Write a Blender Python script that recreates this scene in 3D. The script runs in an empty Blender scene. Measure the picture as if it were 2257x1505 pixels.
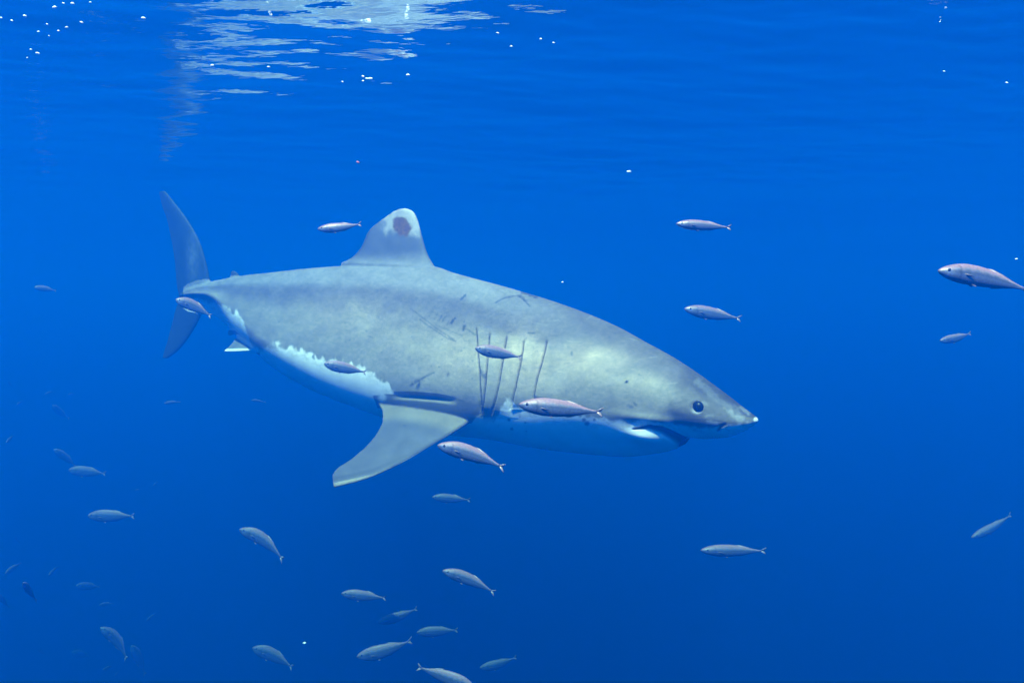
import bpy, math, random
import numpy as np

# ---------------------------------------------------------------- camera
SC = bpy.context.scene
COL = SC.collection
F = 1600.0                 # focal length in pixels of the 2257 px wide photograph
CX, CY = 1128.5, 752.5
CAMZ = -1.31               # the sea surface is z = 0
cam_d = bpy.data.cameras.new('camera')
cam_d.sensor_width = 36.0
cam_d.lens = F / 2257.0 * 36.0
cam_d.clip_start, cam_d.clip_end = 0.02, 2000.0
cam = bpy.data.objects.new('camera', cam_d)
COL.objects.link(cam)
cam.location = (0, 0, CAMZ)
cam.rotation_euler = (math.radians(90), 0, 0)
SC.camera = cam

# ---------------------------------------------------------------- sky, sun, exposure
SUN_ELEV, SUN_AZ = math.radians(60), math.radians(188)   # azimuth clockwise from +Y (view direction)
world = bpy.data.worlds.new('World')
SC.world = world
world.use_nodes = True
wn = world.node_tree.nodes
wl = world.node_tree.links
wn.clear()
sky = wn.new('ShaderNodeTexSky')
sky.sky_type = 'NISHITA'
sky.sun_disc = False
sky.sun_elevation = SUN_ELEV
sky.sun_rotation = SUN_AZ
bg = wn.new('ShaderNodeBackground')
bg.inputs['Strength'].default_value = 0.09
wo = wn.new('ShaderNodeOutputWorld')
wl.new(sky.outputs[0], bg.inputs[0])
wl.new(bg.outputs[0], wo.inputs[0])

sun_d = bpy.data.lights.new('sun', 'SUN')
sun_d.energy = 5.0
sun_d.angle = math.radians(0.5)
sun_d.color = (1.0, 0.93, 0.82)
sun = bpy.data.objects.new('sun', sun_d)
COL.objects.link(sun)
sun.rotation_euler = (math.radians(90) - SUN_ELEV, 0, math.pi - SUN_AZ)

SC.view_settings.view_transform = 'Standard'
SC.view_settings.look = 'None'
SC.view_settings.gamma = 1.0
SC.view_settings.use_curve_mapping = False
SC.view_settings.exposure = 2.05

cy = SC.cycles
cy.max_bounces = 8
cy.diffuse_bounces = 3
cy.glossy_bounces = 4
cy.transmission_bounces = 4
cy.volume_bounces = 1
cy.transparent_max_bounces = 12
cy.use_denoising = True
cy.sample_clamp_indirect = 4.0

rng = np.random.default_rng(7)
random.seed(7)


# ---------------------------------------------------------------- helpers
def ray(px, py, depth):
    """a pixel of the photograph at a given distance along the view axis -> point"""
    return np.array([(px - CX) / F * depth, depth, CAMZ + (CY - py) / F * depth])


def to_px(P):
    return CX + F * P[:, 0] / P[:, 1], CY - F * (P[:, 2] - CAMZ) / P[:, 1]


def smooth(e0, e1, x):
    t = np.clip((x - e0) / (e1 - e0), 0, 1)
    return t * t * (3 - 2 * t)


def interp_smooth(xs, ys, x):
    """monotone-ish cubic (finite difference Hermite) interpolation, xs increasing"""
    xs = np.asarray(xs, float); ys = np.asarray(ys, float)
    x = np.clip(np.asarray(x, float), xs[0], xs[-1])
    d = np.diff(ys) / np.diff(xs)
    m = np.empty_like(ys)
    m[1:-1] = np.where(d[:-1] * d[1:] > 0, 2 * d[:-1] * d[1:] / (d[:-1] + d[1:] + 1e-12 * np.sign(d[:-1] + d[1:] + 1e-30)), 0)
    m[0], m[-1] = d[0], d[-1]
    i = np.clip(np.searchsorted(xs, x) - 1, 0, len(xs) - 2)
    h = xs[i + 1] - xs[i]
    t = (x - xs[i]) / h
    return ((2 * t**3 - 3 * t**2 + 1) * ys[i] + (t**3 - 2 * t**2 + t) * h * m[i]
            + (-2 * t**3 + 3 * t**2) * ys[i + 1] + (t**3 - t**2) * h * m[i + 1])


def resample(pts, n):
    """a smooth curve through the points, n samples by arc length (Catmull-Rom)"""
    p = np.asarray(pts, float)
    q = np.vstack([2 * p[0] - p[1], p, 2 * p[-1] - p[-2]])
    out = []
    for i in range(1, len(q) - 2):
        for t in np.linspace(0, 1, 24, endpoint=False):
            a, b, c, d = q[i - 1], q[i], q[i + 1], q[i + 2]
            out.append(0.5 * (2 * b + (c - a) * t + (2 * a - 5 * b + 4 * c - d) * t * t + (-a + 3 * b - 3 * c + d) * t**3))
    out.append(p[-1])
    out = np.array(out)
    s = np.concatenate([[0], np.cumsum(np.linalg.norm(np.diff(out, axis=0), axis=1))])
    u = np.linspace(0, s[-1], n)
    return np.stack([np.interp(u, s, out[:, k]) for k in range(out.shape[1])], 1)


def seg_dist(u, v, poly):
    """distance in pixels from points to a polyline, and the fraction along it"""
    best = np.full(u.shape, 1e9); frac = np.zeros(u.shape)
    p = np.asarray(poly, float)
    near = np.flatnonzero((u > p[:, 0].min() - 60) & (u < p[:, 0].max() + 60) & (v > p[:, 1].min() - 60) & (v < p[:, 1].max() + 60))
    if len(near) < len(u):
        best[near], frac[near] = seg_dist(u[near], v[near], poly) if len(near) else (best[near], frac[near])
        return best, frac
    L = np.concatenate([[0], np.cumsum(np.linalg.norm(np.diff(p, axis=0), axis=1))])
    for i in range(len(p) - 1):
        a, b = p[i], p[i + 1]
        ab = b - a
        t = np.clip(((u - a[0]) * ab[0] + (v - a[1]) * ab[1]) / (ab @ ab), 0, 1)
        d = np.hypot(u - a[0] - t * ab[0], v - a[1] - t * ab[1])
        f = (L[i] + t * (L[i + 1] - L[i])) / L[-1]
        frac = np.where(d < best, f, frac)
        best = np.minimum(best, d)
    return best, frac


def vnoise(x, y, seed=0):
    """smooth 2-D value noise in 0..1"""
    xi = np.floor(x).astype(np.int64); yi = np.floor(y).astype(np.int64)
    fx = x - xi; fy = y - yi
    fx = fx * fx * (3 - 2 * fx); fy = fy * fy * (3 - 2 * fy)

    def h(a, b):
        n = (a * 374761393 + b * 668265263 + seed * 1442695041) & 0x7fffffff
        n = ((n ^ (n >> 13)) * 1274126177) & 0x7fffffff
        return ((n ^ (n >> 16)) & 0xffff) / 65535.0
    return ((h(xi, yi) * (1 - fx) + h(xi + 1, yi) * fx) * (1 - fy)
            + (h(xi, yi + 1) * (1 - fx) + h(xi + 1, yi + 1) * fx) * fy)


def fbm(x, y, seed=0, o=4):
    s = 0; a = 0.5; n = 0
    for k in range(o):
        s = s + a * vnoise(x * 2**k, y * 2**k, seed + k); n += a; a *= 0.5
    return s / n


def mesh_from(name, V, faces, smooth_shade=True):
    me = bpy.data.meshes.new(name)
    if isinstance(faces, np.ndarray):            # all quads: fill the arrays directly
        n, q = len(V), len(faces)
        me.vertices.add(n); me.loops.add(q * 4); me.polygons.add(q)
        me.vertices.foreach_set('co', np.asarray(V, np.float32).ravel())
        me.loops.foreach_set('vertex_index', faces.astype(np.int32).ravel())
        me.polygons.foreach_set('loop_start', np.arange(0, q * 4, 4, dtype=np.int32))
        me.update(calc_edges=True)
    else:
        me.from_pydata([tuple(map(float, v)) for v in V], [], [tuple(map(int, f)) for f in faces])
    me.validate()
    me.update()
    if smooth_shade:
        me.polygons.foreach_set('use_smooth', np.ones(len(me.polygons), bool))
    return me


def link(name, data, mat=None, parent=None):
    o = bpy.data.objects.new(name, data)
    COL.objects.link(o)
    if mat is not None:
        data.materials.append(mat)
    if parent is not None:
        o.parent = parent
    return o


def tag(o, label=None, cat=None, group=None, kind=None):
    for k, v in (('label', label), ('category', cat), ('group', group), ('kind', kind)):
        if v:
            o[k] = v
    return o


def set_colours(me, C, name='Col'):
    at = me.color_attributes.new(name, 'FLOAT_COLOR', 'POINT')
    rgba = np.ones((len(me.vertices), 4), np.float32)
    rgba[:, :C.shape[1]] = C
    at.data.foreach_set('color', rgba.ravel())


def new_mat(name):
    m = bpy.data.materials.new(name)
    m.use_nodes = True
    m.node_tree.nodes.clear()
    return m, m.node_tree.nodes, m.node_tree.links


# ---------------------------------------------------------------- materials
def skin_material():
    m, N, L = new_mat('shark_skin')
    out = N.new('ShaderNodeOutputMaterial')
    b = N.new('ShaderNodeBsdfPrincipled')
    at = N.new('ShaderNodeVertexColor'); at.layer_name = 'Col'
    tc = N.new('ShaderNodeTexCoord')
    n1 = N.new('ShaderNodeTexNoise'); n1.inputs['Scale'].default_value = 9; n1.inputs['Detail'].default_value = 6
    n2 = N.new('ShaderNodeTexNoise'); n2.inputs['Scale'].default_value = 120; n2.inputs['Detail'].default_value = 3
    L.new(tc.outputs['Object'], n1.inputs['Vector']); L.new(tc.outputs['Object'], n2.inputs['Vector'])
    r1 = N.new('ShaderNodeMapRange'); r1.inputs[1].default_value = .3; r1.inputs[2].default_value = .7
    r1.inputs[3].default_value = .88; r1.inputs[4].default_value = 1.1
    r2 = N.new('ShaderNodeMapRange'); r2.inputs[1].default_value = .3; r2.inputs[2].default_value = .7
    r2.inputs[3].default_value = .9; r2.inputs[4].default_value = 1.1
    L.new(n1.outputs['Fac'], r1.inputs[0]); L.new(n2.outputs['Fac'], r2.inputs[0])
    mu = N.new('ShaderNodeMath'); mu.operation = 'MULTIPLY'
    L.new(r1.outputs[0], mu.inputs[0]); L.new(r2.outputs[0], mu.inputs[1])
    mx = N.new('ShaderNodeMix'); mx.data_type = 'RGBA'; mx.blend_type = 'MULTIPLY'; mx.inputs['Factor'].default_value = 1
    L.new(at.outputs['Color'], mx.inputs['A']); L.new(mu.outputs[0], mx.inputs['B'])
    L.new(mx.outputs['Result'], b.inputs['Base Color'])
    b.inputs['Roughness'].default_value = .55
    b.inputs['Specular IOR Level'].default_value = .15
    bp = N.new('ShaderNodeBump'); bp.inputs['Strength'].default_value = .12; bp.inputs['Distance'].default_value = .004
    L.new(n2.outputs['Fac'], bp.inputs['Height']); L.new(bp.outputs[0], b.inputs['Normal'])
    L.new(b.outputs[0], out.inputs['Surface'])
    return m


def fish_material():
    m, N, L = new_mat('fish_skin')
    out = N.new('ShaderNodeOutputMaterial')
    b = N.new('ShaderNodeBsdfPrincipled')
    at = N.new('ShaderNodeVertexColor'); at.layer_name = 'Col'
    tc = N.new('ShaderNodeTexCoord')
    n1 = N.new('ShaderNodeTexNoise'); n1.inputs['Scale'].default_value = 40; n1.inputs['Detail'].default_value = 4
    L.new(tc.outputs['Object'], n1.inputs['Vector'])
    r1 = N.new('ShaderNodeMapRange'); r1.inputs[1].default_value = .3; r1.inputs[2].default_value = .7
    r1.inputs[3].default_value = .8; r1.inputs[4].default_value = 1.15
    L.new(n1.outputs['Fac'], r1.inputs[0])
    mx = N.new('ShaderNodeMix'); mx.data_type = 'RGBA'; mx.blend_type = 'MULTIPLY'; mx.inputs['Factor'].default_value = 1
    L.new(at.outputs['Color'], mx.inputs['A']); L.new(r1.outputs[0], mx.inputs['B'])
    L.new(mx.outputs['Result'], b.inputs['Base Color'])
    sp = N.new('ShaderNodeMath'); sp.operation = 'MULTIPLY'; sp.inputs[1].default_value = .92
    L.new(at.outputs['Alpha'], sp.inputs[0]); L.new(sp.outputs[0], b.inputs['Metallic'])
    b.inputs['Roughness'].default_value = .42
    b.inputs['Specular IOR Level'].default_value = .2
    L.new(b.outputs[0], out.inputs['Surface'])
    return m


def plain_material(name, col, rough=.5, spec=.3):
    m, N, L = new_mat(name)
    out = N.new('ShaderNodeOutputMaterial')
    b = N.new('ShaderNodeBsdfPrincipled')
    n = N.new('ShaderNodeTexNoise'); n.inputs['Scale'].default_value = 60
    r = N.new('ShaderNodeMapRange'); r.inputs[3].default_value = .85; r.inputs[4].default_value = 1.1
    mx = N.new('ShaderNodeMix'); mx.data_type = 'RGBA'; mx.blend_type = 'MULTIPLY'; mx.inputs['Factor'].default_value = 1
    mx.inputs['A'].default_value = (*col, 1)
    L.new(n.outputs['Fac'], r.inputs[0]); L.new(r.outputs[0], mx.inputs['B'])
    L.new(mx.outputs['Result'], b.inputs['Base Color'])
    b.inputs['Roughness'].default_value = rough
    b.inputs['Specular IOR Level'].default_value = spec
    L.new(b.outputs[0], out.inputs['Surface'])
    return m


# ---------------------------------------------------------------- sea surface, seen from below
def sea_surface():
    def axis(lo, hi, fine, far):
        mid = np.arange(lo, hi + fine / 2, fine)
        out = [hi]; st = fine
        while out[-1] < far:
            st *= 1.25; out.append(out[-1] + st)
        inn = [lo]; st = fine
        while inn[-1] > -far:
            st *= 1.25; inn.append(inn[-1] - st)
        return np.concatenate([inn[1:][::-1], mid, out[1:]])
    xs = axis(-7, 7, .035, 260)
    ys = axis(1.2, 13, .026, 260)
    X, Y = np.meshgrid(xs, ys)
    Z = np.zeros_like(X)
    r = np.random.default_rng(11)
    # long swell, wind waves and ripples travelling roughly along the view axis
    for n, l0, l1, slope in ((8, 1.6, 4.0, .011), (26, .35, 1.3, .023), (54, .09, .33, .040)):
        for k in range(n):
            lam = math.exp(r.uniform(math.log(l0), math.log(l1)))
            ang = math.radians(90 + r.normal(0, 19)) + (.10 if l0 < 1 else -.12)
            kk = 2 * math.pi / lam
            a = slope / kk * r.uniform(.6, 1.3) / math.sqrt(n) * math.sqrt(2) * 1.6
            Z += a * np.sin(kk * (X * math.cos(ang) + Y * math.sin(ang)) + r.uniform(0, 6.28))
    fade = np.clip(1 - (np.maximum(np.maximum(np.abs(X) - 7, 0), np.maximum(np.maximum(1.2 - Y, Y - 13), 0)) / 3), 0, 1)
    Z *= fade
    nx, ny = len(xs), len(ys)
    V = np.stack([X, Y, Z], -1).reshape(-1, 3)
    i = np.arange(nx * ny).reshape(ny, nx)
    Fc = np.stack([i[:-1, :-1], i[:-1, 1:], i[1:, 1:], i[1:, :-1]], -1).reshape(-1, 4)
    me = mesh_from('sea_surface', V, Fc)
    m, N, L = new_mat('sea_surface_skin')
    out = N.new('ShaderNodeOutputMaterial')
    fr = N.new('ShaderNodeFresnel'); fr.inputs['IOR'].default_value = 1.333
    tr = N.new('ShaderNodeBsdfTransparent')
    gl = N.new('ShaderNodeBsdfAnisotropic') if False else N.new('ShaderNodeBsdfGlossy')
    gl.inputs['Color'].default_value = (1, 1, 1, 1)
    gl.inputs['Roughness'].default_value = .03
    tc = N.new('ShaderNodeTexCoord')
    mp = N.new('ShaderNodeMapping'); mp.inputs['Scale'].default_value = (5, 17, 1); mp.inputs['Rotation'].default_value = (0, 0, .12)
    nz = N.new('ShaderNodeTexNoise'); nz.inputs['Scale'].default_value = 1.0; nz.inputs['Detail'].default_value = 3.0
    bp = N.new('ShaderNodeBump'); bp.inputs['Strength'].default_value = 1.0; bp.inputs['Distance'].default_value = .0038
    L.new(tc.outputs['Object'], mp.inputs[0]); L.new(mp.outputs[0], nz.inputs['Vector']); L.new(nz.outputs['Fac'], bp.inputs['Height'])
    L.new(bp.outputs[0], gl.inputs['Normal']); L.new(bp.outputs[0], fr.inputs['Normal'])
    mix = N.new('ShaderNodeMixShader')
    L.new(fr.outputs[0], mix.inputs[0]); L.new(tr.outputs[0], mix.inputs[1]); L.new(gl.outputs[0], mix.inputs[2])
    L.new(mix.outputs[0], out.inputs['Surface'])
    o = link('water', me, m)
    tag(o, 'rippled underside of the sea surface mirroring the deep blue', 'water', kind='structure')
    return o


sea_surface()


# ---------------------------------------------------------------- the water itself: one even volume
def haze_box():
    R, T, B = 280.0, 0.35, -160.0
    V = [(x, y, z) for z in (B, T) for y in (-R, R) for x in (-R, R)]
    Fc = [(0, 2, 3, 1), (4, 5, 7, 6), (0, 1, 5, 4), (2, 6, 7, 3), (0, 4, 6, 2), (1, 3, 7, 5)]
    me = mesh_from('haze', V, Fc, False)
    m, N, L = new_mat('sea_water')
    out = N.new('ShaderNodeOutputMaterial')

    def vol(ss, sa, g):
        """principled volume with given scattering and absorption per metre"""
        d = max(s + a for s, a in zip(ss, sa)) * 1.0001
        col = [s / d for s in ss]
        ab = []
        for c, a in zip(col, sa):
            q = 1 - a / (d * max(1 - c, 1e-6))
            ab.append(max(q, 0.0)**2)
        p = N.new('ShaderNodeVolumePrincipled')
        p.inputs['Color'].default_value = (*col, 1)
        p.inputs['Absorption Color'].default_value = (*ab, 1)
        p.inputs['Density'].default_value = d
        p.inputs['Anisotropy'].default_value = g
        return p
    p = vol((.0002, .040, .205), (.26, .105, .005), .6)
    L.new(p.outputs[0], out.inputs['Volume'])
    o = link('haze', me, m)
    tag(o, 'clear blue ocean water fading everything far off', 'water', kind='stuff')
    return o


haze_box()

# ---------------------------------------------------------------- shark: spine and outline
SP_PX = [330, 400, 415, 480, 560, 700, 890, 1130, 1400, 1600, 1672]
SP_Y = [5.80, 5.66, 5.63, 5.50, 5.25, 4.90, 4.52, 4.15, 3.75, 3.49, 3.40]
TOP = [(398, 648), (405, 640), (415, 632), (440, 624), (470, 619), (529, 608), (600, 600), (662, 593), (752, 586), (850, 583),
       (955, 587), (1000, 601), (1032, 610), (1096, 627), (1159, 645), (1223, 665), (1287, 688), (1351, 715),
       (1415, 750), (1478, 785), (1542, 828), (1606, 874), (1640, 900), (1658, 913), (1668, 921), (1671, 927)]
BOT = [(398, 664), (405, 672), (415, 680), (440, 686), (473, 696), (500, 716), (530, 742), (583, 782), (629, 819), (695, 855),
       (762, 882), (838, 909), (920, 938), (999, 957), (1096, 968), (1223, 991), (1319, 1002), (1383, 1006),
       (1447, 999), (1485, 991), (1503, 981), (1511, 971), (1517, 964), (1558, 967), (1606, 963), (1644, 948), (1660, 938),
       (1668, 931), (1671, 927)]
HW = [(398, .015), (408, .055), (425, .085), (450, .105), (480, .115), (530, .155), (590, .22), (660, .29), (760, .355), (900, .395), (1030, .40),
      (1160, .385), (1287, .345), (1400, .295), (1478, .25), (1540, .20), (1606, .125), (1640, .078), (1660, .045), (1668, .024), (1671, .004)]
MID = [(398, .6), (480, .62), (560, .50), (640, .39), (760, .34), (900, .37), (1050, .40), (1200, .43), (1300, .42), (1400, .42), (1480, .46), (1520, .50), (1600, .45), (1671, .45)]


def spine_xy(p):
    Y = interp_smooth(SP_PX, SP_Y, p)
    return (p - CX) / F * Y, Y


_pp = np.linspace(335, 1672, 3000)
_sx, _sy = spine_xy(_pp)
_SP = np.stack([_sx, _sy], 1)
_T = np.gradient(_SP, axis=0)
_T /= np.linalg.norm(_T, axis=1, keepdims=True)
_N = np.stack([_T[:, 1], -_T[:, 0]], 1)       # lateral direction
if (_N[1500] @ np.array([0, 1.0])) > 0:
    _N = -_N                                  # points to the side that faces the camera


def body_frame(P):
    """nearest spine sample index and the lateral offset (+ towards the near side)"""
    idx = np.zeros(len(P), int)
    for a in range(0, len(P), 20000):
        q = P[a:a + 20000, :2]
        c = _SP[::6]
        d = (c * c).sum(1)[None] - 2 * q @ c.T
        idx[a:a + 20000] = np.argmin(d, 1) * 6
    lat = ((P[:, :2] - _SP[idx]) * _N[idx]).sum(1)
    # slide to the foot of the perpendicular
    al = ((P[:, :2] - _SP[idx]) * _T[idx]).sum(1)
    return idx, lat, al


def near_side(P):
    """mirror far-side points across the median plane, so markings are alike on both flanks"""
    idx, lat, al = body_frame(P)
    Q = P.copy()
    far = lat < 0
    Q[far, :2] -= 2 * lat[far, None] * _N[idx[far]]
    return Q, idx, lat


PROFILES = {  # (half width, height) from back to belly
    'trunk': [(0, 1), (.22, .955), (.45, .855), (.63, .705), (.76, .52), (.92, .22), (1, -.06), (.975, -.34), (.85, -.62), (.60, -.84), (.30, -.96), (0, -1)],
    'keel': [(0, 1), (.22, .90), (.42, .66), (.63, .38), (.86, .16), (1, 0), (.80, -.20), (.56, -.45), (.38, -.70), (.20, -.92), (0, -1)],
    'rear': [(0, 1), (.26, .92), (.52, .74), (.72, .52), (.86, .30), (.97, .08), (1, -.08), (.93, -.32), (.76, -.60), (.52, -.83), (.26, -.96), (0, -1)],
    'head': [(0, 1), (.27, .95), (.54, .80), (.77, .57), (.93, .29), (1, 0), (.93, -.27), (.76, -.54), (.52, -.79), (.26, -.95), (0, -1)],
}
NA = 48
_prof = {k: resample(v, NA + 1) for k, v in PROFILES.items()}


def shark_body():
    def bl(p):
        w = {}
        w['keel'] = float(1 - smooth(470, 560, np.array(p)))
        w['rear'] = (1 - w['keel']) * float(1 - smooth(640, 860, np.array(p)))
        w['head'] = float(smooth(1150, 1350, np.array(p)))
        w['trunk'] = 1 - w['keel'] - w['rear'] - w['head']
        return sum(_prof[k] * x for k, x in w.items())
    # stations, denser at the snout and the jaw step
    st = np.concatenate([np.linspace(398, 470, 24), np.linspace(473, 1470, 200), np.linspace(1473, 1640, 110), np.linspace(1641, 1671, 40)])
    tx, ty = zip(*TOP); bx, by = zip(*BOT); hx, hy = zip(*HW); mx, my = zip(*MID)
    V = []
    for p in st:
        X, Y = spine_xy(np.array([p]))
        X, Y = X[0], Y[0]
        k = int(np.clip(np.searchsorted(_pp, p), 0, len(_pp) - 1))
        n = _N[k]
        zt = CAMZ + (CY - interp_smooth(tx, ty, [p])[0]) / F * Y
        zb = CAMZ + (CY - interp_smooth(bx, by, [p])[0]) / F * Y
        w = interp_smooth(hx, hy, [p])[0]
        zm = zb + (zt - zb) * interp_smooth(mx, my, [p])[0]
        pr = bl(p)
        ring = []
        for a, c in pr:
            ring.append((a * w, zm + c * ((zt - zm) if c > 0 else (zm - zb))))
        full = [(+a, z) for a, z in ring] + [(-a, z) for a, z in ring[-2:0:-1]]
        for a, z in full:
            V.append((X + n[0] * a, Y + n[1] * a, z))
    R = 2 * NA
    Fc = []
    for i in range(len(st) - 1):
        for j in range(R):
            Fc.append((i * R + j, i * R + (j + 1) % R, (i + 1) * R + (j + 1) % R, (i + 1) * R + j))
    Fc.append(tuple(range(R))); Fc.append(tuple(range((len(st) - 1) * R, len(st) * R))[::-1])
    return np.array(V), Fc


def plane_hit(pts, P0, nrm):
    o = np.array([0, 0, CAMZ])
    out = []
    for px, py in pts:
        d = ray(px, py, 1.0) - o
        t = ((P0 - o) @ nrm) / (d @ nrm)
        out.append(o + d * t)
    return np.array(out)


def fin(lead, trail, P0, nrm, embed, thick, root_thick, ns=60, nc=28, droop=0.0, edge=.0042, flare=.0, pw=1.0):
    """fin between a leading and a trailing edge (pixel outlines on the fin's own plane), with an airfoil section"""
    nrm = nrm / np.linalg.norm(nrm)
    A = resample(plane_hit(lead, P0, nrm), ns)
    B = resample(plane_hit(trail, P0, nrm), ns)
    A = np.vstack([A[0] + embed, A]); B = np.vstack([B[0] + embed, B])
    V = []
    t = np.concatenate([[0], np.linspace(0, 1, ns)])
    c = (1 - np.cos(np.linspace(0, math.pi, nc))) / 2
    sec = np.sqrt(np.maximum(c, 0)) * (1 - c) * 2.3
    for i in range(ns + 1):
        hth = (root_thick * (1 - t[i])**pw + thick * t[i]) * .5 + flare * math.exp(-t[i] * 9)
        up, dn = [], []
        for j in range(nc):
            p = A[i] * (1 - c[j]) + B[i] * c[j] + nrm * (-droop * t[i]**2)
            h = max(hth * sec[j], edge if i < ns else edge * .8)
            up.append(p + nrm * h); dn.append(p - nrm * h)
        V += up + dn[::-1]
    R = 2 * nc
    Fc = []
    for i in range(ns):
        for j in range(R):
            Fc.append((i * R + j, i * R + (j + 1) % R, (i + 1) * R + (j + 1) % R, (i + 1) * R + j))
    Fc.append(tuple(range(R))); Fc.append(tuple(range(ns * R, (ns + 1) * R))[::-1])
    return np.array(V), Fc


def mirror(V):
    idx, lat, al = body_frame(V)
    Q = V.copy()
    k = idx[np.argmin(np.abs(lat))]
    n = _N[k]; c = _SP[k]
    l = (V[:, :2] - c) @ n
    Q[:, :2] -= 2 * l[:, None] * n
    return Q


SKIN = skin_material()
EYE = plain_material('shark_eye', (.004, .004, .005), .35, .15)


def build_shark():
    parts = [shark_body()]
    # first dorsal fin, in the median plane
    k = np.searchsorted(_pp, 880)
    n3 = np.array([_N[k][0], _N[k][1], 0])
    P0 = np.array([_SP[k][0], _SP[k][1], 0])
    parts.append(fin([(958, 590), (941, 558), (929, 517), (921, 487), (911, 467), (896, 459.5)],
                     [(752, 579), (776, 567), (797, 543), (813, 509), (838, 487), (868, 465.5)],
                     P0, n3, np.array([0, 0, -.10]), .05, .13, flare=.02, pw=1.4))
    # caudal fin lobes, in the plane of the tail
    k = np.searchsorted(_pp, 405)
    tn = np.array([_N[k][0], _N[k][1], 0])
    P0 = np.array([_SP[k][0], _SP[k][1], 0])
    parts.append(fin([(468, 648), (462, 616), (454, 577), (438, 528), (413, 484), (386, 448), (364, 421)],
                     [(398, 662), (390, 630), (386, 580), (378, 530), (368, 484), (358, 456), (350, 423)],
                     P0, tn, np.array([0, 0, -.03]), .022, .07, edge=.0045))
    parts.append(fin([(464, 664), (446, 690), (433, 715), (413, 748), (392, 773), (370, 790)],
                     [(400, 650), (388, 680), (380, 710), (371, 745), (364, 768), (358, 789)],
                     P0, tn, np.array([0, 0, .03]), .022, .06, edge=.0045))
    # second dorsal and anal fins
    k = np.searchsorted(_pp, 525)
    n3 = np.array([_N[k][0], _N[k][1], 0]); P0 = np.array([_SP[k][0], _SP[k][1], 0])
    parts.append(fin([(531, 612), (524, 603), (517, 597)], [(508, 612), (509, 603), (511, 597.5)], P0, n3, np.array([0, 0, -.04]), .01, .02, ns=20, edge=.004))
    parts.append(fin([(522, 734), (514, 738), (506, 740)], [(506, 722), (503, 731), (503, 739)], P0, n3, np.array([0, 0, .05]), .01, .02, ns=20, edge=.004))
    # pectoral fins
    a, b, c = ray(1055, 905, 3.99), ray(735, 1050, 3.60), ray(858, 872, 4.24)
    nr = np.cross(b - a, c - a); nr /= np.linalg.norm(nr)
    if nr[2] < 0:
        nr = -nr
    kk = np.searchsorted(_pp, 1000)
    inward = -np.array([_N[kk][0], _N[kk][1], 0])
    pv, pf = fin([(1062, 895), (1040, 924), (1000, 951), (950, 978), (890, 1010), (820, 1038), (770, 1050), (731, 1056)],
                 [(905, 874), (833, 875), (842, 905), (838, 934), (812, 968), (770, 1000), (740, 1016), (727, 1030)],
                 a, nr, inward * .16 + np.array([0, 0, .03]), .03, .085, droop=.05, edge=.0042)
    parts.append((pv, pf))
    parts.append((mirror(pv), [f[::-1] for f in pf]))
    # pelvic fins
    a, b, c = ray(569, 772, 5.02), ray(496, 775, 5.16), ray(524, 741, 5.30)
    nr = np.cross(b - a, c - a); nr /= np.linalg.norm(nr)
    if nr[2] < 0:
        nr = -nr
    pv, pf = fin([(572, 770), (548, 773), (520, 774.5), (496, 775)], [(527, 738), (518, 748), (507, 762), (494, 773)], a, nr,
                 inward * .10 + np.array([0, 0, .03]), .012, .03, ns=36, edge=.004)
    parts.append((pv, pf))
    parts.append((mirror(pv), [f[::-1] for f in pf]))

    V = []; Fc = []; o = 0
    for v, f in parts:
        V.append(v); Fc += [tuple(i + o for i in q) for q in f]; o += len(v)
    raw = mesh_from('raw', np.vstack(V), Fc, False)
    import bmesh
    bm = bmesh.new(); bm.from_mesh(raw)
    bmesh.ops.recalc_face_normals(bm, faces=bm.faces)
    bm.to_mesh(raw); bm.free()
    tmp = link('raw', raw)
    md = tmp.modifiers.new('r', 'REMESH'); md.mode = 'VOXEL'; md.voxel_size = .0055; md.adaptivity = 0
    dg = bpy.context.evaluated_depsgraph_get()
    ev = tmp.evaluated_get(dg)
    me = bpy.data.meshes.new_from_object(ev)
    bpy.data.objects.remove(tmp); bpy.data.meshes.remove(raw)
    me.name = 'shark_body'

    n = len(me.vertices)
    P = np.empty(n * 3); me.vertices.foreach_get('co', P); P = P.reshape(-1, 3)
    E = np.empty(len(me.edges) * 2, np.int32); me.edges.foreach_get('vertices', E); E = E.reshape(-1, 2)
    deg = np.bincount(E.ravel(), minlength=n).astype(float)[:, None]

    def relax(P, lam):
        S = np.stack([np.bincount(E[:, 0], P[E[:, 1], c], n) + np.bincount(E[:, 1], P[E[:, 0], c], n) for c in range(3)], 1)
        return P + lam * (S / np.maximum(deg, 1) - P)
    for _ in range(6):
        P = relax(P, .5); P = relax(P, -.51)
    for _ in range(2):
        P = relax(P, .5)

    # ---- relief: gill slits, mouth, jaw, nostril
    Q, idx, lat = near_side(P)
    u, v = to_px(Q)
    side = np.where(lat < 0, -1.0, 1.0)
    Nn = np.concatenate([_N[idx], np.zeros((n, 1))], 1) * side[:, None]      # outward on either flank
    hx, hy = zip(*HW)
    hw = interp_smooth(hx, hy, np.clip(_pp[idx], 398, 1671))
    on_flank = (np.abs(lat) > .30 * hw) & (np.abs(lat) < hw * 1.10)
    onf = on_flank.astype(float)
    side_rel0 = np.abs(lat) / np.maximum(hw, .02)
    GILLS = [[(1050, 718), (1053, 760), (1058, 830), (1061, 880), (1060, 912)],
             [(1081, 729), (1078, 770), (1074, 830), (1069, 888), (1065, 915)],
             [(1119, 735), (1112, 780), (1101, 850), (1090, 900), (1083, 918)],
             [(1157, 745), (1149, 800), (1136, 860), (1128, 900)],
             [(1207, 747), (1198, 790), (1184, 840), (1176, 882)]]
    disp = np.zeros(n); gill = np.zeros(n)
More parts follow.
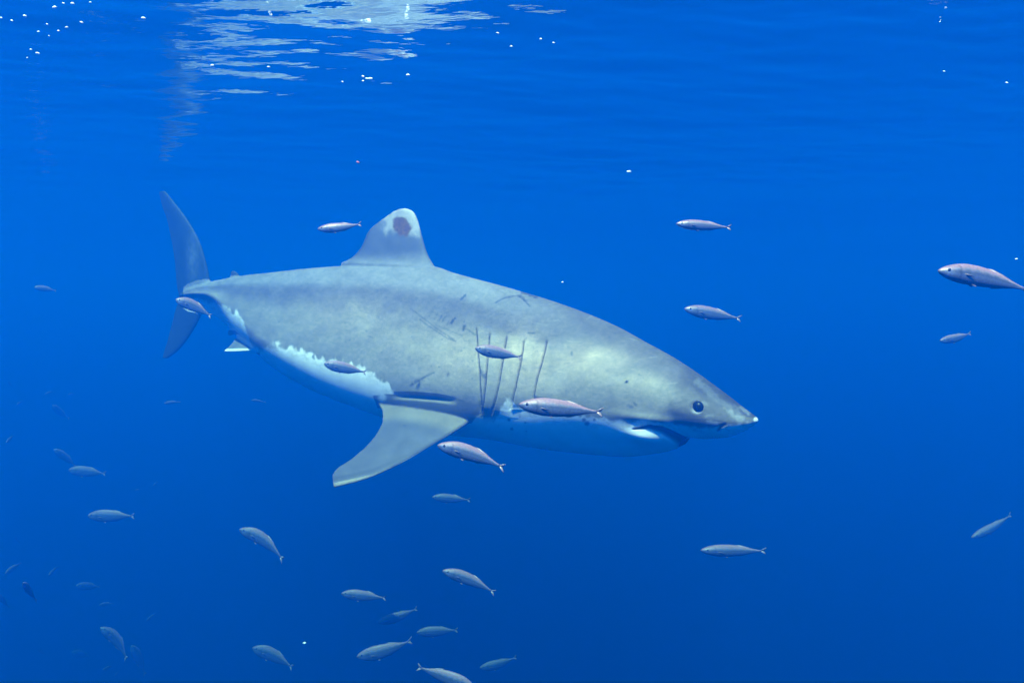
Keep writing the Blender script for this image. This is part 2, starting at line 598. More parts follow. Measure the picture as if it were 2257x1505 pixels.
    for gi, g in enumerate(GILLS):
        g = resample(g, 14); g[:, 0] += np.random.default_rng(gi).normal(0, .25, 14)
        d, f = seg_dist(u, v, g)
        gx = np.interp(v, g[:, 1], g[:, 0])
        s = u - gx                                   # + is towards the head
        ends = smooth(0, .10, f) * (1 - .6 * smooth(.9, 1, f)) * ((v > g[0, 1] + .5) & (v < g[-1, 1] + 4))
        # each flap swells towards its rear edge, then drops into the slit
        flap = np.where(s > -1, np.exp(-np.clip(s, 0, None) / 19.0), 0) * (np.abs(s) < 60) * ends
        disp += onf * flap * .019
        disp -= onf * smooth(4.6, 1.2, d) * .016 * ends
        disp -= onf * np.where(s < 0, np.exp(s / 7.0), 0) * (np.abs(s) < 40) * ends * .006
        gill = np.maximum(gill, onf * smooth(4.4, 1.3, d) * ends * (.85 + .2 * f))
    gill = np.clip(gill, 0, 1)
    # mouth: a dark gap opening towards the jaw tip, and the lower jaw bulging below it
    MOUTH = [(1398, 945), (1430, 940), (1456, 946), (1480, 959), (1499, 971), (1512, 977)]
    d, f = seg_dist(u, v, MOUTH)
    wd = 2.5 + 13 * f
    front = (u > 1380) * (u < 1516) * (v < 992)
    mouth = smooth(wd, wd * .45, d) * front
    disp -= mouth * (.012 + .045 * f)
    disp += .040 * np.exp(-((u - 1428) / 50)**2 - ((v - 966 - (u - 1428) * .18) / 16)**2) * onf
    disp += .014 * np.exp(-((u - 1440) / 70)**2 - ((v - 924 - (u - 1440) * .12) / 10)**2) * onf        # upper lip
    # nostril
    dn, fn = seg_dist(u, v, [(1583, 948), (1588, 940), (1597, 935)])
    nost = smooth(5.5, 1.5, dn)
    disp -= nost * .005
    # fold where the pectoral fin meets the flank
    dx_, fx_ = seg_dist(u, v, [(862, 872), (910, 873), (960, 877), (1010, 885)])
    disp -= .026 * smooth(10, 1, dx_) * np.sin(np.clip(fx_, 0, 1) * math.pi) * (side_rel0 < 1.02) * (u > 862) * (u < 1010)
    # eye socket
    de = np.hypot(u - 1536, v - 897)
    disp -= .006 * smooth(14, 9, de)
    disp += .002 * np.exp(-((de - 17) / 4)**2)
    # folds of skin behind the head
    dfold, ff = seg_dist(u, v, [(1080, 700), (1140, 712), (1200, 708), (1260, 722), (1330, 752)])
    disp += .006 * np.exp(-(dfold / 16)**2) * onf
    P = P + Nn * disp[:, None]

    # ---- colour of the skin
    tx, ty = zip(*TOP); bx, by = zip(*BOT)
    WB = [(340, 640), (400, 660), (440, 664), (470, 667), (500, 679), (525, 691), (538, 710), (549, 740), (558, 768), (572, 770), (590, 763), (620, 764),
          (660, 772), (700, 784), (740, 797), (790, 806), (828, 822), (850, 843), (872, 862), (890, 885), (930, 925), (1050, 928), (1085, 931),
          (1100, 920), (1106, 899), (1120, 884), (1131, 884), (1142, 898), (1165, 908), (1277, 917), (1335, 923), (1383, 932), (1415, 925), (1447, 927),
          (1491, 936), (1542, 942), (1584, 940), (1620, 938), (1672, 932)]
    vb = np.interp(u, [a for a, _ in WB], [b for _, b in WB])
    jag = (vnoise(u / 9, v / 16, 3) - .5) * 17 + (vnoise(u / 3.2, v / 6, 4) - .5) * 7 + (fbm(u / 30, v / 30, 5) - .5) * 14
    jag *= np.interp(u, [1300, 1420], [1, .45])
    white = smooth(-5, 5, v - vb + jag) * (1 - .35 * smooth(.52, .72, fbm(u / 11, v / 7, 15)) * smooth(34, 6, v - vb))
    # fins and the far belly are found by their distance from the trunk
    zc = np.array([0.0])
    tz = CAMZ + (CY - interp_smooth(tx, ty, np.clip(_pp[idx], 398, 1671))) / F * _SP[idx, 1]
    bz = CAMZ + (CY - interp_smooth(bx, by, np.clip(_pp[idx], 398, 1671))) / F * _SP[idx, 1]
    hh = (tz - bz) / 2
    rel = (P[:, 2] - (tz + bz) / 2) / np.maximum(hh, .02)
    side_rel = np.abs(lat) / np.maximum(hw, .02)
    belly = smooth(-.45, -.75, rel)
    white = np.maximum(white * (side_rel < 1.2), belly * (side_rel < 1.2) * ((v > vb - 12) | (side_rel < .5)))
    me.vertices.foreach_set('co', P.ravel()); me.update()
    nr = np.empty(n * 3); me.vertices.foreach_get('normal', nr); nr = nr.reshape(-1, 3)

    poly = np.array([(1066, 893), (1040, 932), (1000, 958), (950, 986), (890, 1018), (820, 1046), (725, 1066), (718, 1020), (770, 992), (806, 962),
                     (832, 930), (834, 905), (822, 872), (852, 868), (960, 874)])
    inp = np.zeros(n, bool)
    for a in range(len(poly)):
        (x0, y0), (x1, y1) = poly[a - 1], poly[a]
        inp ^= ((y0 > v) != (y1 > v)) & (u < (x1 - x0) * (v - y0) / (y1 - y0 + 1e-9) + x0)
    pect = inp & (side_rel > .82)
    pelv = (u < 572) & (u > 490) & (v > 728) & (rel < -.6)
    caud = (u < 470) & ((rel > 1.15) | (rel < -1.15) | (u < 404))
    dors = smooth(.97, 1.22, rel) * ((u > 740) & (u < 966))
    sdor = (u > 503) & (u < 533) & (v < 607)

    back = np.array([.125, .115, .095]); flank = np.array([.245, .220, .148]); pale = np.array([.52, .41, .245]); wht = np.array([.80, .78, .66])
    # from the dark back to the paler flank
    top_v = interp_smooth(tx, ty, np.clip(u, 398, 1671)); bot_v = interp_smooth(bx, by, np.clip(u, 398, 1671))
    q = np.clip((v - top_v) / np.maximum(bot_v - top_v, 8), -.2, 1.2)
    wob = (fbm(u / 60, v / 40, 8) - .5) * .14
    fl = smooth(.20, .46, q + wob)
    C = back * (1 - fl[:, None]) + flank * fl[:, None]
    ridge = (smooth(.19, .10, q + (fbm(u / 50, v / 12, 9) - .5) * .05) * smooth(1300, 1050, u))[:, None]      # sunlit top of the back, painted in as a paler band
    C = C * (1 - ridge) + np.array([.205, .20, .17]) * ridge
    # pale flank skin, with the light falling on it painted in too
    pl = np.zeros(n)
    for cx0, cy0, rx, ry, am in ((1150, 800, 60, 60, .8), (1100, 775, 45, 40, .5), (1190, 800, 22, 45, .9), (1135, 770, 16, 30, .8), (1290, 795, 95, 34, .62), (1010, 790, 85, 55, .55), (760, 700, 120, 50, .28),
                                 (1410, 838, 60, 22, .35), (900, 760, 90, 50, .25), (1200, 850, 50, 40, .25)):
        pl = np.maximum(pl, am * np.exp(-((u - cx0) / rx)**2 - ((v - cy0) / ry)**2))
    pl *= .55 + .9 * fbm(u / 26, v / 12, 21)
    pl = np.clip(pl, 0, 1)
    C = C * (1 - pl[:, None]) + pale * pl[:, None]
    # darker face
    face = smooth(1440, 1560, u + (v - 880) * .3)
    C = C * (1 - .5 * face[:, None])
    cheek = np.exp(-((u - 1330) / 130)**2 - ((v - 885) / 32)**2)  # shading under the cheek, painted in as darker skin
    C = C * (1 - .25 * cheek[:, None])
    # pale scuffs of the snout
    for poly, w, am in (([(1535, 838), (1570, 870), (1600, 893), (1625, 908)], 12, .22), ([(1608, 908), (1622, 922), (1636, 925)], 10, .55),
                        ([(1560, 930), (1580, 933)], 7, .6), ([(1632, 897), (1650, 912)], 5, .4), ([(1551, 885), (1558, 893)], 6, .3),
                        ([(1556, 917), (1570, 916)], 5, .35)):
        d, f = seg_dist(u, v, poly)
        k = smooth(w, w * .2, d + (fbm(u / 6, v / 6, 33) - .5) * w * 1.2) * am
        C = C * (1 - k[:, None]) + np.array([.30, .30, .26]) * k[:, None]
    k = smooth(8, 3, np.hypot(u - 1667, v - 925)); C = C * (1 - k[:, None]) + np.array([.75, .75, .72]) * k[:, None]
    # fine mottling
    C = C * (.80 + .42 * fbm(u / 7, v / 4.5, 41, 3))[:, None] * (.82 + .36 * fbm(u / 40, v / 22, 44, 4))[:, None]
    # white underside
    C = C * (1 - white[:, None]) + wht * white[:, None]
    # grey freckles on the white by the gills and jaw
    for sx, sy, r in ((1122, 925, 4), (1158, 931, 2.5), (1146, 918, 2), (1294, 933, 6), (1287, 925, 5), (1310, 925, 4), (1128, 945, 4), (1160, 950, 2)):
        k = smooth(r * 1.3, r * .5, np.hypot(u - sx, v - sy)) * .8 * white
        C = C * (1 - k[:, None]) + back * .5 * k[:, None]
    # scars and scratches
    dark = np.array([.035, .035, .042])
    strokes = [([(1015, 660), (1021, 655), (1026, 650)], 3.6, .8), ([(1092, 667), (1108, 658), (1140, 651), (1148, 655), (1168, 675)], 2.6, .65),
               ([(1150, 645), (1163, 648), (1182, 655)], 4.6, .75), ([(1145, 651), (1152, 655), (1160, 664)], 3.6, .5),
               ([(905, 680), (935, 703), (968, 728), (1000, 748)], 2.0, .55), ([(925, 704), (950, 722), (985, 745), (1005, 752)], 1.8, .6),
               ([(960, 715), (990, 728), (1020, 740)], 1.7, .45), ([(1024, 723), (1035, 729), (1047, 738)], 2.0, .55),
               ([(995, 712), (999, 705), (1002, 702)], 4.5, .85), ([(1022, 726), (1023, 718)], 4.2, .8),
               ([(975, 708), (982, 697)], 3.0, .5), ([(968, 706), (974, 696)], 3.0, .45), ([(957, 703), (965, 691)], 3.0, .35), ([(946, 698), (954, 686)], 2.6, .25),
               ([(985, 715), (990, 706)], 2.6, .4),
               ([(905, 850), (925, 838), (940, 828), (955, 822)], 3.8, .55), ([(915, 841), (935, 831)], 4.5, .5),
               ([(1060, 812), (1064, 822), (1070, 830)], 6.5, .7), ([(1165, 734), (1178, 734)], 3.0, .65), ([(1120, 733), (1128, 731)], 2.4, .5),
               ([(1215, 740), (1232, 739)], 2.4, .35), ([(1260, 775), (1261, 783)], 3.2, .55), ([(1385, 893), (1393, 898)], 5, .5), ([(1398, 888), (1401, 892)], 4, .55),
               ([(1408, 825), (1416, 828)], 2.4, .5), ([(812, 740), (822, 745)], 2.4, .35), ([(1010, 880), (1035, 892), (1050, 903)], 2.6, .5),
               ([(1480, 892), (1520, 880)], 3.0, .25), ([(1150, 805), (1160, 815)], 2.0, .35), ([(690, 784), (692, 790)], 3.5, .7),
               ([(1500, 923), (1570, 926), (1600, 930)], 2.2, .5)]
    for poly, w, am in strokes:
        d, f = seg_dist(u, v, poly)
        k = smooth(w, w * .25, d + (vnoise(u / 3, v / 3, 55) - .5) * w * .8) * am * (side_rel < 1.1) * (lat > -9)
        C = C * (1 - k[:, None]) + dark * k[:, None]
    r2 = np.random.default_rng(5)
    for _ in range(120):
        sx, sy = r2.uniform(600, 1480), r2.uniform(640, 920)
        k = smooth(2.6, .8, np.hypot(u - sx, (v - sy))) * r2.uniform(.15, .6) * (white < .3) * (side_rel < 1.1)
        C = C * (1 - k[:, None]) + dark * k[:, None]
    for _ in range(46):          # light hairline scratches
        sx, sy = r2.uniform(900, 1480), r2.uniform(700, 900)
        an, ln = r2.normal(.1, .35), r2.uniform(8, 34)
        d, f = seg_dist(u, v, [(sx, sy), (sx + ln * math.cos(an), sy + ln * math.sin(an))])
        k = smooth(1.9, .5, d) * r2.uniform(.15, .4) * (white < .3)
        C = C * (1 - k[:, None]) + np.array([.33, .32, .25]) * k[:, None]
    C = C * (1 - .86 * gill[:, None]) + dark * .6 * .86 * gill[:, None]
    C = C * (1 - .97 * mouth[:, None]) + np.array([.02, .018, .022]) * .97 * mouth[:, None]
    C = C * (1 - .85 * nost[:, None]) + dark * .85 * nost[:, None]
    k = smooth(16.5, 13, de) * smooth(897, 906, v) * .3
    C = C * (1 - k[:, None]) + np.array([.6, .62, .6]) * k[:, None]

    # fins
    mott = (.86 + .28 * fbm(u / 14, v / 14, 61))[:, None]
    fin_grey = np.array([.100, .102, .100])
    under = (smooth(.05, -.25, nr[:, 2]) * (side_rel > 1.10))[:, None]
    pc = (fin_grey * mott) * (1 - under) + wht * under
    rootw = smooth(1.02, 1.22, side_rel)[:, None]
    C = np.where(pect[:, None], pc * rootw + flank * .8 * mott * (1 - rootw), C)
    edge = smooth(14, 3, np.hypot(u - 842, v - 876))[:, None] * pect[:, None]
    C = C * (1 - edge) + wht * edge
    rim = smooth(7, 2, seg_dist(u, v, [(1040, 925), (1000, 951), (950, 978), (890, 1010), (820, 1038), (731, 1056)])[0])[:, None] * pect[:, None] * .6
    C = C * (1 - rim) + np.array([.06, .065, .07]) * rim
    # pelvic fins are grey with white edges
    dpe = np.minimum(seg_dist(u, v, [(569, 772), (494, 774)])[0], seg_dist(u, v, [(569, 772), (524, 741)])[0])
    k = smooth(3.0, 6.5, dpe)[:, None]
    C = np.where(pelv[:, None], np.array([.14, .145, .135]) * k + wht * (1 - k), C)
    # tail: water haze and shade painted in as a dark teal
    tl = (.85 + .3 * fbm(u / 8, v / 18, 71))[:, None]
    C = np.where(caud[:, None], np.array([.022, .040, .034]) * tl, C)
    k = (np.exp(-((u - 424) / 12)**2 - ((v - 570) / 45)**2) * fbm(u / 4, v / 7, 72) * 1.0)[:, None] * caud[:, None]
    C = C * (1 - k) + np.array([.14, .18, .16]) * k
    # dorsal fin: pale worn tip with a brown raw sore
    dg_ = np.array([.125, .130, .125]) * mott
    tipw = np.clip(smooth(32, 6, seg_dist(u, v, [(862, 492), (880, 472), (900, 472), (912, 498)])[0] + (fbm(u / 10, v / 10, 81) - .5) * 22)
                   + .8 * smooth(16, 6, np.hypot(u - 893, v - 468)), 0, 1)[:, None]
    dc = dg_ * (1 - tipw) + np.array([.44, .43, .36]) * tipw
    lower = smooth(560, 520, v)[:, None]
    dc = dc * (.86 + .14 * lower)
    an = math.radians(-35)
    ex = (u - 886) * math.cos(an) + (v - 499) * math.sin(an); ey = -(u - 886) * math.sin(an) + (v - 499) * math.cos(an)
    sore = smooth(1.12, .82, np.hypot(ex / 19, ey / 24) + (fbm(u / 7, v / 7, 83) - .5) * .5)[:, None]
    sc = np.array([.19, .105, .012]) * (.40 + .9 * fbm(u / 4, v / 4, 85))[:, None]
    dc = dc * (1 - sore) + sc * sore
    k = (smooth(12, 4, np.hypot((u - 845), (v - 494)) + (fbm(u / 6, v / 6, 87) - .5) * 10) * .6)[:, None]
    dc = dc * (1 - k) + np.array([.10, .11, .11]) * k
    drim = smooth(6, 2, seg_dist(u, v, [(752, 579), (776, 567), (797, 543), (813, 509)])[0])[:, None] * .5
    dc = dc * (1 - drim) + np.array([.05, .055, .06]) * drim
    C = C * (1 - dors[:, None]) + dc * dors[:, None]
    C = np.where(sdor[:, None], np.array([.05, .06, .06]), C)
    set_colours(me, np.clip(C * np.array([.88, .80, .84]), .004, .9))
    me.polygons.foreach_set('use_smooth', np.ones(len(me.polygons), bool))

    base = ray(1000, 960, 4.34)
    root = bpy.data.objects.new('shark', None)
    COL.objects.link(root)
    root.location = base
    tag(root, 'large grey shark with white belly and torn pale dorsal fin tip, swimming under the surface', 'shark')
    body = link('body', me, SKIN, root)
    body.location = -base
    # eyes
    k = np.argmin(np.hypot(u - 1536, v - 897) + np.where(lat > 0, 0, 1e4) + np.where(np.abs(lat) > .3 * hw, 0, 1e4))
    e0 = P[k]
    n2 = _N[idx[k]]
    for s in (1, -1):
        pos = e0.copy()
        if s < 0:
            pos[:2] -= 2 * lat[k] * n2
        V = []; Fc = []
        R, S = 24, 14
        for i in range(S + 1):
            th = math.pi * i / S
            for j in range(R):
                ph = 2 * math.pi * j / R
                V.append((.0285 * math.sin(th) * math.cos(ph), .022 * math.cos(th), .0285 * math.sin(th) * math.sin(ph)))
        for i in range(S):
            for j in range(R):
                Fc.append((i * R + j, i * R + (j + 1) % R, (i + 1) * R + (j + 1) % R, (i + 1) * R + j))
        e = link('eye', mesh_from('eye', V, Fc), EYE, root)
        e.location = pos - base + np.array([n2[0], n2[1], 0]) * s * -.004
        e.rotation_euler = (0, 0, math.atan2(n2[1], n2[0]) + math.pi / 2)
    return root


build_shark()


# ---------------------------------------------------------------- small fish
FISH = fish_material()
FEYE = plain_material('fish_eye', (.02, .02, .025), .2, .5)
FRIM = plain_material('fish_eye_rim', (.55, .52, .42), .3, .4)


def fish_meshes(bend, twist, depth):
    """one slender fish, length 1 along x (nose at +.5), its body and fins one mesh, bent as it swims"""
    xs = [0, .01, .03, .07, .13, .21, .31, .42, .54, .66, .76, .84, .89, .92]
    hs = [.002, .016, .030, .051, .072, .090, .100, .099, .088, .067, .044, .025, .017, .016]
    ws = [.002, .012, .022, .036, .049, .058, .061, .058, .049, .036, .023, .013, .009, .007]
    NS, NR = 44, 22
    V = []; Fc = []; C = []
    t = np.linspace(0, 1, NS)**1.15 * .92
    for a in t:
        h = interp_smooth(xs, hs, [a])[0] * depth; w = interp_smooth(xs, ws, [a])[0]
        for j in range(NR):
            ph = 2 * math.pi * j / NR
            c = math.cos(ph); sn = math.sin(ph)
            V.append((.5 - a, w * sn * (1 - .10 * c), h * (c if c > 0 else c * .96) - .004 * (1 - a)))
            up = c
            back = float(smooth(.30, .62, np.array(up + .06 * math.sin(a * 60))))
            bel = float(smooth(-.45, -.8, np.array(up)))
            col = np.array([.25, .135, .155]) * back + np.array([.24, .23, .235]) * (1 - back)
            col = col * (1 - bel) + np.array([.24, .23, .22]) * bel
            if abs(up - .22) < .10:
                col = col * .72                       # dark line along the flank
            if a < .21:
                col = col * (.92 + .5 * math.exp(-((a - .10) / .04)**2) * (1 - back))
            if abs(a - .215) < .012 and abs(up) < .75:
                col = col * .6                        # gill cover edge
            C.append((*col, (1 - back) * .9))
    for i in range(NS - 1):
        for j in range(NR):
            Fc.append((i * NR + j, (i + 1) * NR + j, (i + 1) * NR + (j + 1) % NR, i * NR + (j + 1) % NR))
    Fc.append(tuple(range(NR))); Fc.append(tuple(range((NS - 1) * NR, NS * NR))[::-1])

    def blade(pts, th, col):
        """thin fin: a closed outline with a little thickness; pts as (x, y, z), fanned from the first"""
        o = len(V); k = len(pts)
        p = np.array(pts, float)
        nrm = np.cross(p[1] - p[0], p[2] - p[0]); nrm /= np.linalg.norm(nrm) + 1e-9
        for sgn in (1, -1):
            for q in p:
                V.append(tuple(q + nrm * th * sgn)); C.append((*col, .2))
        for i in range(1, k - 1):
            Fc.append((o, o + i, o + i + 1)); Fc.append((o + k, o + k + i + 1, o + k + i))
        for i in range(k):
            j = (i + 1) % k
            Fc.append((o + i, o + k + i, o + k + j, o + j))
    fc = (.30, .20, .19)
    # forked tail
    blade([(-.405, 0, 0), (-.425, 0, .018), (-.455, 0, .036), (-.50, 0, .060), (-.490, 0, .040), (-.474, 0, .016), (-.460, 0, 0)], .0022, fc)
    blade([(-.405, 0, 0), (-.460, 0, 0), (-.474, 0, -.016), (-.490, 0, -.040), (-.50, 0, -.060), (-.455, 0, -.036), (-.425, 0, -.018)], .0022, fc)
    d = depth
    blade([(-.02, 0, .090 * d), (-.08, 0, .092 * d), (-.18, 0, .069 * d), (-.30, 0, .036 * d), (-.18, 0, .05 * d)], .002, fc)
    blade([(-.06, 0, -.082 * d), (-.18, 0, -.05 * d), (-.30, 0, -.034 * d), (-.18, 0, -.066 * d), (-.09, 0, -.090 * d)], .002, fc)
    for sg in (1, -1):
        blade([(.275, sg * .050, -.010), (.235, sg * .066, -.006), (.150, sg * .074, -.024), (.215, sg * .062, -.032)], .002, fc)
        blade([(.16, sg * .022, -.088 * d), (.10, sg * .034, -.110 * d), (.09, sg * .020, -.092 * d)], .002, fc)
    V = np.array(V)

    def bendf(P):
        P = np.array(P, float)
        x = P[:, 0].copy()
        tt = np.clip(.28 - x, 0, None)
        P[:, 2] += -bend * tt**2
        P[:, 1] += twist * (tt**2 - .25 * np.clip(x - .28, 0, None))
        return P
    V = bendf(V)
    me = mesh_from('fish_body', V, Fc)
    set_colours(me, np.array(C))
    ev = []
    EV = []; EF = []; R, S = 12, 6
    for i in range(S + 1):
        th = math.pi * i / S
        for j in range(R):
            q = 2 * math.pi * j / R
            EV.append((.0165 * math.sin(th) * math.cos(q), .009 * math.cos(th), .0165 * math.sin(th) * math.sin(q)))
    for i in range(S):
        for j in range(R):
            EF.append((i * R + j, i * R + (j + 1) % R, (i + 1) * R + (j + 1) % R, (i + 1) * R + j))
    eye = mesh_from('fish_eye', np.array(EV), EF)
    ep = bendf([(.405, .041, .014), (.405, -.041, .014)])
    me.materials.append(FISH); eye.materials.append(FEYE)
    return me, eye, ep


KINDS = {k: fish_meshes(*v) for k, v in {'s': (0, .0, 1.0), 'd': (.16, .10, 1.0), 'D': (.34, .16, 1.0), 'u': (-.10, -.12, 1.0), 'w': (.05, .28, 1.0)}.items()}


def add_fish(nose, tail, height, yaw, kind, label, group=None, length=.25, depth=None):
    """nose and tail in pixels; the distance follows from the usual length of such a fish (or from what it swims past);
    yaw turns the nose towards (+) or away from (-) the viewer"""
    lp = math.hypot(nose[0] - tail[0], nose[1] - tail[1])
    if depth is None:
        depth = length * math.cos(math.radians(yaw)) * F / lp
    Lp = lp / F * depth
    dy = Lp * math.tan(math.radians(yaw)) / 2
    a = ray(nose[0], nose[1], depth - dy); b = ray(tail[0], tail[1], depth + dy)
    ax = a - b
    L = np.linalg.norm(ax); ax /= L
    up = np.array([0, 0, 1.0])
    lt = np.cross(up, ax); lt /= np.linalg.norm(lt)
    up = np.cross(ax, lt)
    me, eye, ep = KINDS[kind]
    hz = np.clip(height / F * depth / (.186 * L), .8, 1.6)
    from mathutils import Matrix
    root = bpy.data.objects.new('fish', None)
    COL.objects.link(root)
    M = Matrix([[ax[0] * L, lt[0] * L, up[0] * L * hz, 0], [ax[1] * L, lt[1] * L, up[1] * L * hz, 0], [ax[2] * L, lt[2] * L, up[2] * L * hz, 0], [0, 0, 0, 1]])
    c = (a + b) / 2
    M.translation = c
    root.matrix_world = M
    tag(root, label, 'fish', group)
    o = bpy.data.objects.new('body', me); COL.objects.link(o); o.parent = root
    for e in ep:
        q = bpy.data.objects.new('eye', eye); COL.objects.link(q); q.parent = root; q.location = e
    return root


FISHES = [
    ((700, 505), (797, 499), 20, 8, 'u', 'small pinkish silver fish swimming just behind the torn dorsal fin', None, .177, None),
    ((1490, 493), (1612, 502), 22, 5, 's', 'pale silver fish high above the snout with its tail pointing level', None, .21, None),
    ((1508, 680), (1634, 703), 27, 5, 's', 'silver fish above the shark head, tilted nose up in open water', None, .33, None),
    ((2068, 596), (2268, 622), 43, 4, 'd', 'largest pinkish fish, alone in open water far ahead of the snout', None, .25, None),
    ((2071, 751), (2146, 740), 18, 12, 'u', 'small fish nosing downward beneath the largest pinkish fish', None, .22, None),
    ((387, 660), (470, 687), 30, 22, 'd', 'pink fish crossing in front of the shark tail fin', None, .25, None),
    ((76, 633), (124, 641), 19, 30, 's', 'small hazy purple fish alone in the water behind the tail fin', None, .25, None),
    ((1047, 767), (1150, 788), 26, 6, 's', 'blue grey fish passing in front of the gill slits', None, .22, 3.40),
    ((1143, 891), (1330, 909), 38, 4, 's', 'large pinkish fish alongside the shark cheek below the gill slits', None, .25, None),
    ((714, 801), (808, 821), 24, 10, 's', 'dark fish in front of the white belly, behind the pectoral fin', None, .24, None),
    ((964, 981), (1116, 1014), 34, 5, 'd', 'pink silver fish just below the front edge of the pectoral fin', None, .25, None),
    ((952, 1095), (1037, 1102), 19, 10, 's', 'small silver fish in open water below the pectoral fin', None, .40, None),
    ((151, 1035), (234, 1044), 26, 15, 's', 'pale plump fish overlapping the tail of a slimmer hazy fish', None, .40, None),
    ((119, 990), (170, 1022), 15, 35, 'd', 'slim hazy fish slanting down behind a paler plump fish', None, .40, 8.6),
    ((193, 1136), (297, 1137), 26, 8, 's', 'deep bodied teal fish swimming level below the pale plump fish', None, .40, None),
    ((527, 1166), (638, 1204), 28, 8, 'D', 'silver fish with arched back and drooping tail, alone below the belly', None, .40, None),
    ((975, 1257), (1095, 1292), 26, 8, 'd', 'teal fish with pale arched back swimming in the deep below the others', None, .33, None),
    ((1544, 1212), (1689, 1214), 25, 4, 's', 'teal silver fish swimming level in open water under the snout', None, .40, None),
    ((2140, 1184), (2238, 1141), 19, 12, 'u', 'slim fish diving nose down, alone in dark open water', None, .40, None),
    ((752, 1307), (852, 1318), 23, 8, 's', 'dull teal fish leading the loose shoal in the deep', None, .33, None),
    ((832, 1370), (922, 1349), 21, 12, 'u', 'teal fish of the loose deep shoal, angled nose down', None, .40, None),
    ((918, 1393), (1010, 1388), 22, 8, 's', 'dull blue fish of the loose deep shoal, swimming level', None, .40, None),
    ((786, 1446), (910, 1423), 30, 8, 'u', 'deepest bodied fish of the loose deep shoal, nose slightly down', None, .41, None),
    ((556, 1427), (652, 1456), 28, 10, 'd', 'dark teal fish with drooping tail trailing behind the deep shoal', None, .40, None),
    ((1057, 1471), (1141, 1456), 20, 10, 'u', 'slim teal fish at the bottom edge of the deep shoal', None, .40, None),
    ((1045, 1512), (919, 1469), 30, 8, 's', 'only fish of the deep shoal heading the opposite way', None, .33, None),
    ((222, 1382), (296, 1430), 22, 25, 'D', 'teal fish bent downward touching noses with a steep fish below it', None, .40, None),
    ((290, 1422), (324, 1478), 20, 30, 'd', 'steeply slanted teal fish right below a downward bent fish', None, .40, None),
    ((167, 1290), (221, 1293), 21, 40, 's', 'rounded hazy teal fish seen half from the front', None, .40, None),
    ((158, 1436), (197, 1446), 19, 45, 's', 'dim greenish fish with a blunt outline, barely visible', None, .40, None),
    ((116, 893), (147, 921), 15, 45, 'w', 'dim hazy fish turning, tail lower than its nose', None, .40, None),
]
FAINT = [((218, 1333), (248, 1327), 8), ((12, 1264), (42, 1238), 11), ((108, 1268), (125, 1246), 9), ((322, 1368), (344, 1350), 8), ((52, 1283), (76, 1318), 12),
         ((-6, 1308), (20, 1338), 10), ((98, 870), (116, 861), 8), ((362, 889), (393, 884), 7), ((554, 882), (582, 885), 6), ((14, 975), (30, 960), 9),
         ((34, 1182), (40, 1196), 7), ((36, 893), (52, 882), 7), ((226, 1476), (248, 1466), 8), ((252, 1490), (264, 1474), 7), ((296, 1080), (312, 1078), 5),
         ((18, 842), (28, 850), 7), ((3, 760), (-9, 768), 6), ((150, 870), (164, 866), 6), ((338, 1071), (348, 1058), 6), ((84, 1432), (98, 1440), 6)]
for f in FISHES:
    add_fish(f[0], f[1], f[2], f[3], f[4], f[5], f[6], f[7], f[8])
rf = random.Random(3)
for a, b, h in FAINT:
    lp = math.hypot(a[0] - b[0], a[1] - b[1])
    yw = rf.uniform(35, 62)
    add_fish(a, b, h, yw, rf.choice('sdw'), 'tiny faint fish far off in the deep blue haze', 'faint far fish in the haze', .24, min(.24 * math.cos(math.radians(yw)) * F / lp, 11.5))

# ---------------------------------------------------------------- bubbles and drifting flecks
BUB = plain_material('bubble_white', (.88, .88, .86), .25, .6)
RED = plain_material('red_fleck', (.55, .13, .12), .5, .3)


def blob(name, seed, el):
    r = np.random.default_rng(seed)
    V = []; Fc = []; R, S = 10, 7
    for i in range(S + 1):
        th = math.pi * i / S
        for j in range(R):
            q = 2 * math.pi * j / R
            k = 1 + (.16 * math.sin(2 * q + seed) + .1 * r.normal() * .5) * math.sin(th)
            V.append((math.sin(th) * math.cos(q) * k * el, math.sin(th) * math.sin(q) * k, math.cos(th)))
    for i in range(S):
        for j in range(R):
            Fc.append((i * R + j, i * R + (j + 1) % R, (i + 1) * R + (j + 1) % R, (i + 1) * R + j))
    return mesh_from(name, V, Fc)


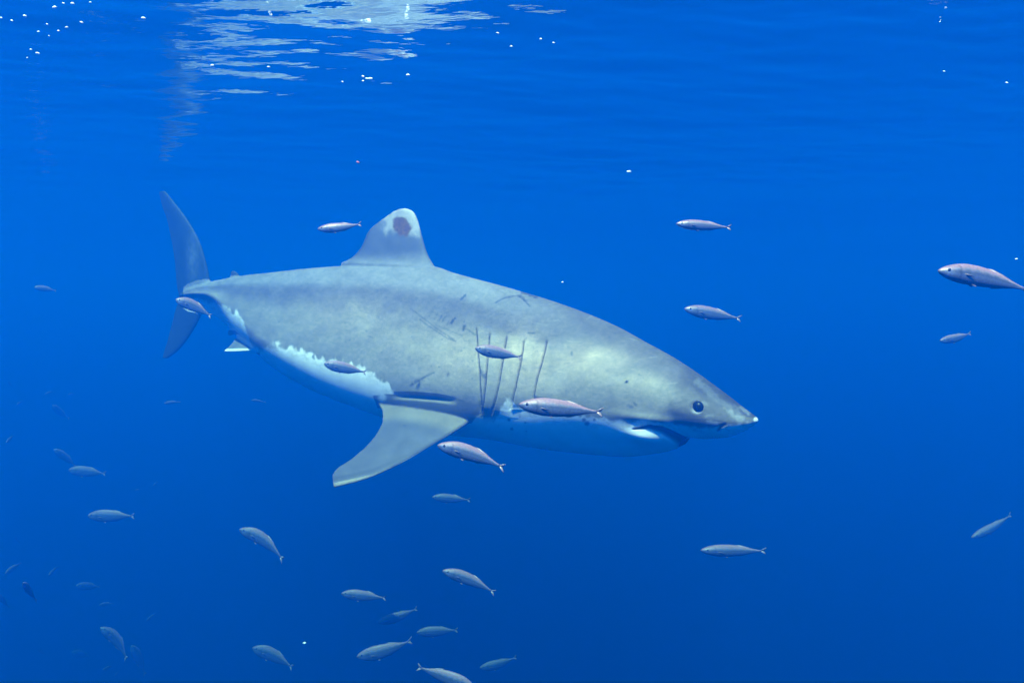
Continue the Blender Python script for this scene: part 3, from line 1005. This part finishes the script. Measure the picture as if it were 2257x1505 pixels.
BLOBS = [blob('air_bubble', k, e) for k, e in ((1, 1.0), (2, 1.25), (3, 1.6))]
for m in BLOBS:
    m.materials.append(BUB)
FLK = blob('drifting_fleck', 9, 1.3); FLK.materials.append(BUB)
FLR = blob('drifting_fleck', 8, 1.2); FLR.materials.append(RED)
SWARM = [(120, 17, 4), (160, 9, 4), (140, 8, 2.6), (199, 6, 2.2), (55, 36, 3.8), (2, 40, 2.8), (26, 46, 2.4), (180, 50, 2.6), (147, 61, 2.6), (129, 69, 2.4),
         (85, 71, 2.8), (68, 110, 2.6), (83, 118, 3), (104, 54, 2), (108, 80, 1.8), (60, 128, 1.6)]
PATCH = [(755, 181, 2.0), (800, 169, 2.6), (816, 174, 3.6), (809, 174, 2.6), (800, 179, 2.2)]
LOOSE = [(316, 41, 4.0, 'air bubble by the mirrored shark image in the ripples'), (468, 145, 3.8, 'air bubble just under the mirrored grey streak'),
         (592, 148, 2.2, 'tiny air bubble at the tip of the mirrored grey streak'), (899, 166, 3.4, 'lone bright air bubble beside a small bubble cluster')]
PAIRS = [(1097, 74, 2.4), (1127, 103, 2.4), (1192, 87, 2.8), (1220, 95, 2.2)]


def add_bubble(px, py, r, label, group=None, d=None, mesh=None, name='air_bubble'):
    if d is None:                     # a hand's width under the surface
        d = (-CAMZ - .16) / max((CY - py) / F, .05)
    o = bpy.data.objects.new(name, mesh or rf.choice(BLOBS)); COL.objects.link(o)
    o.location = ray(px, py, d)
    k = r * .92 / F * d
    o.scale = (k, k, k * .8)
    o.rotation_euler = (rf.uniform(-.4, .4), rf.uniform(-.2, .5), rf.uniform(-.4, .4))
    tag(o, label, 'bubble' if name == 'air_bubble' else 'fleck', group)


for x, y, r in SWARM:
    add_bubble(x, y, r, 'white air bubble in the loose swarm under the surface behind the tail', 'bubble swarm under the surface')
for x, y, r in PATCH:
    add_bubble(x, y, r, 'white air bubble in the tight cluster above the dorsal fin', 'tight bubble cluster')
for x, y, r, l in LOOSE:
    add_bubble(x, y, r, l)
for x, y, r in PAIRS:
    add_bubble(x, y, r, 'small slanted air bubble high above the middle of the shark back', 'slanted bubbles above the back')
add_bubble(789, 358, 3.2, 'tiny red fleck drifting above the dorsal fin', None, 3.2, FLR, 'drifting_fleck')
add_bubble(1386, 379, 4.0, 'white fleck drifting in clear water high above the head', None, 3.0, FLK, 'drifting_fleck')
add_bubble(1240, 622, 2.2, 'faint pale fleck drifting just above the shark nape', None, 3.2, FLK, 'drifting_fleck')
add_bubble(2240, 571, 2.4, 'faint pale fleck above the largest pinkish fish', None, 3.0, FLK, 'drifting_fleck')
add_bubble(2219, 183, 2.6, 'faint fleck under the ripples far ahead of the shark', None, 2.6, FLK, 'drifting_fleck')
add_bubble(2081, 158, 2.0, 'dimmest tiny fleck under the ripples ahead of the shark', None, 3.2, FLK, 'drifting_fleck')
add_bubble(671, 1416, 3.0, 'pale fleck drifting in the deep between two teal fish', None, 4.4, FLK, 'drifting_fleck')
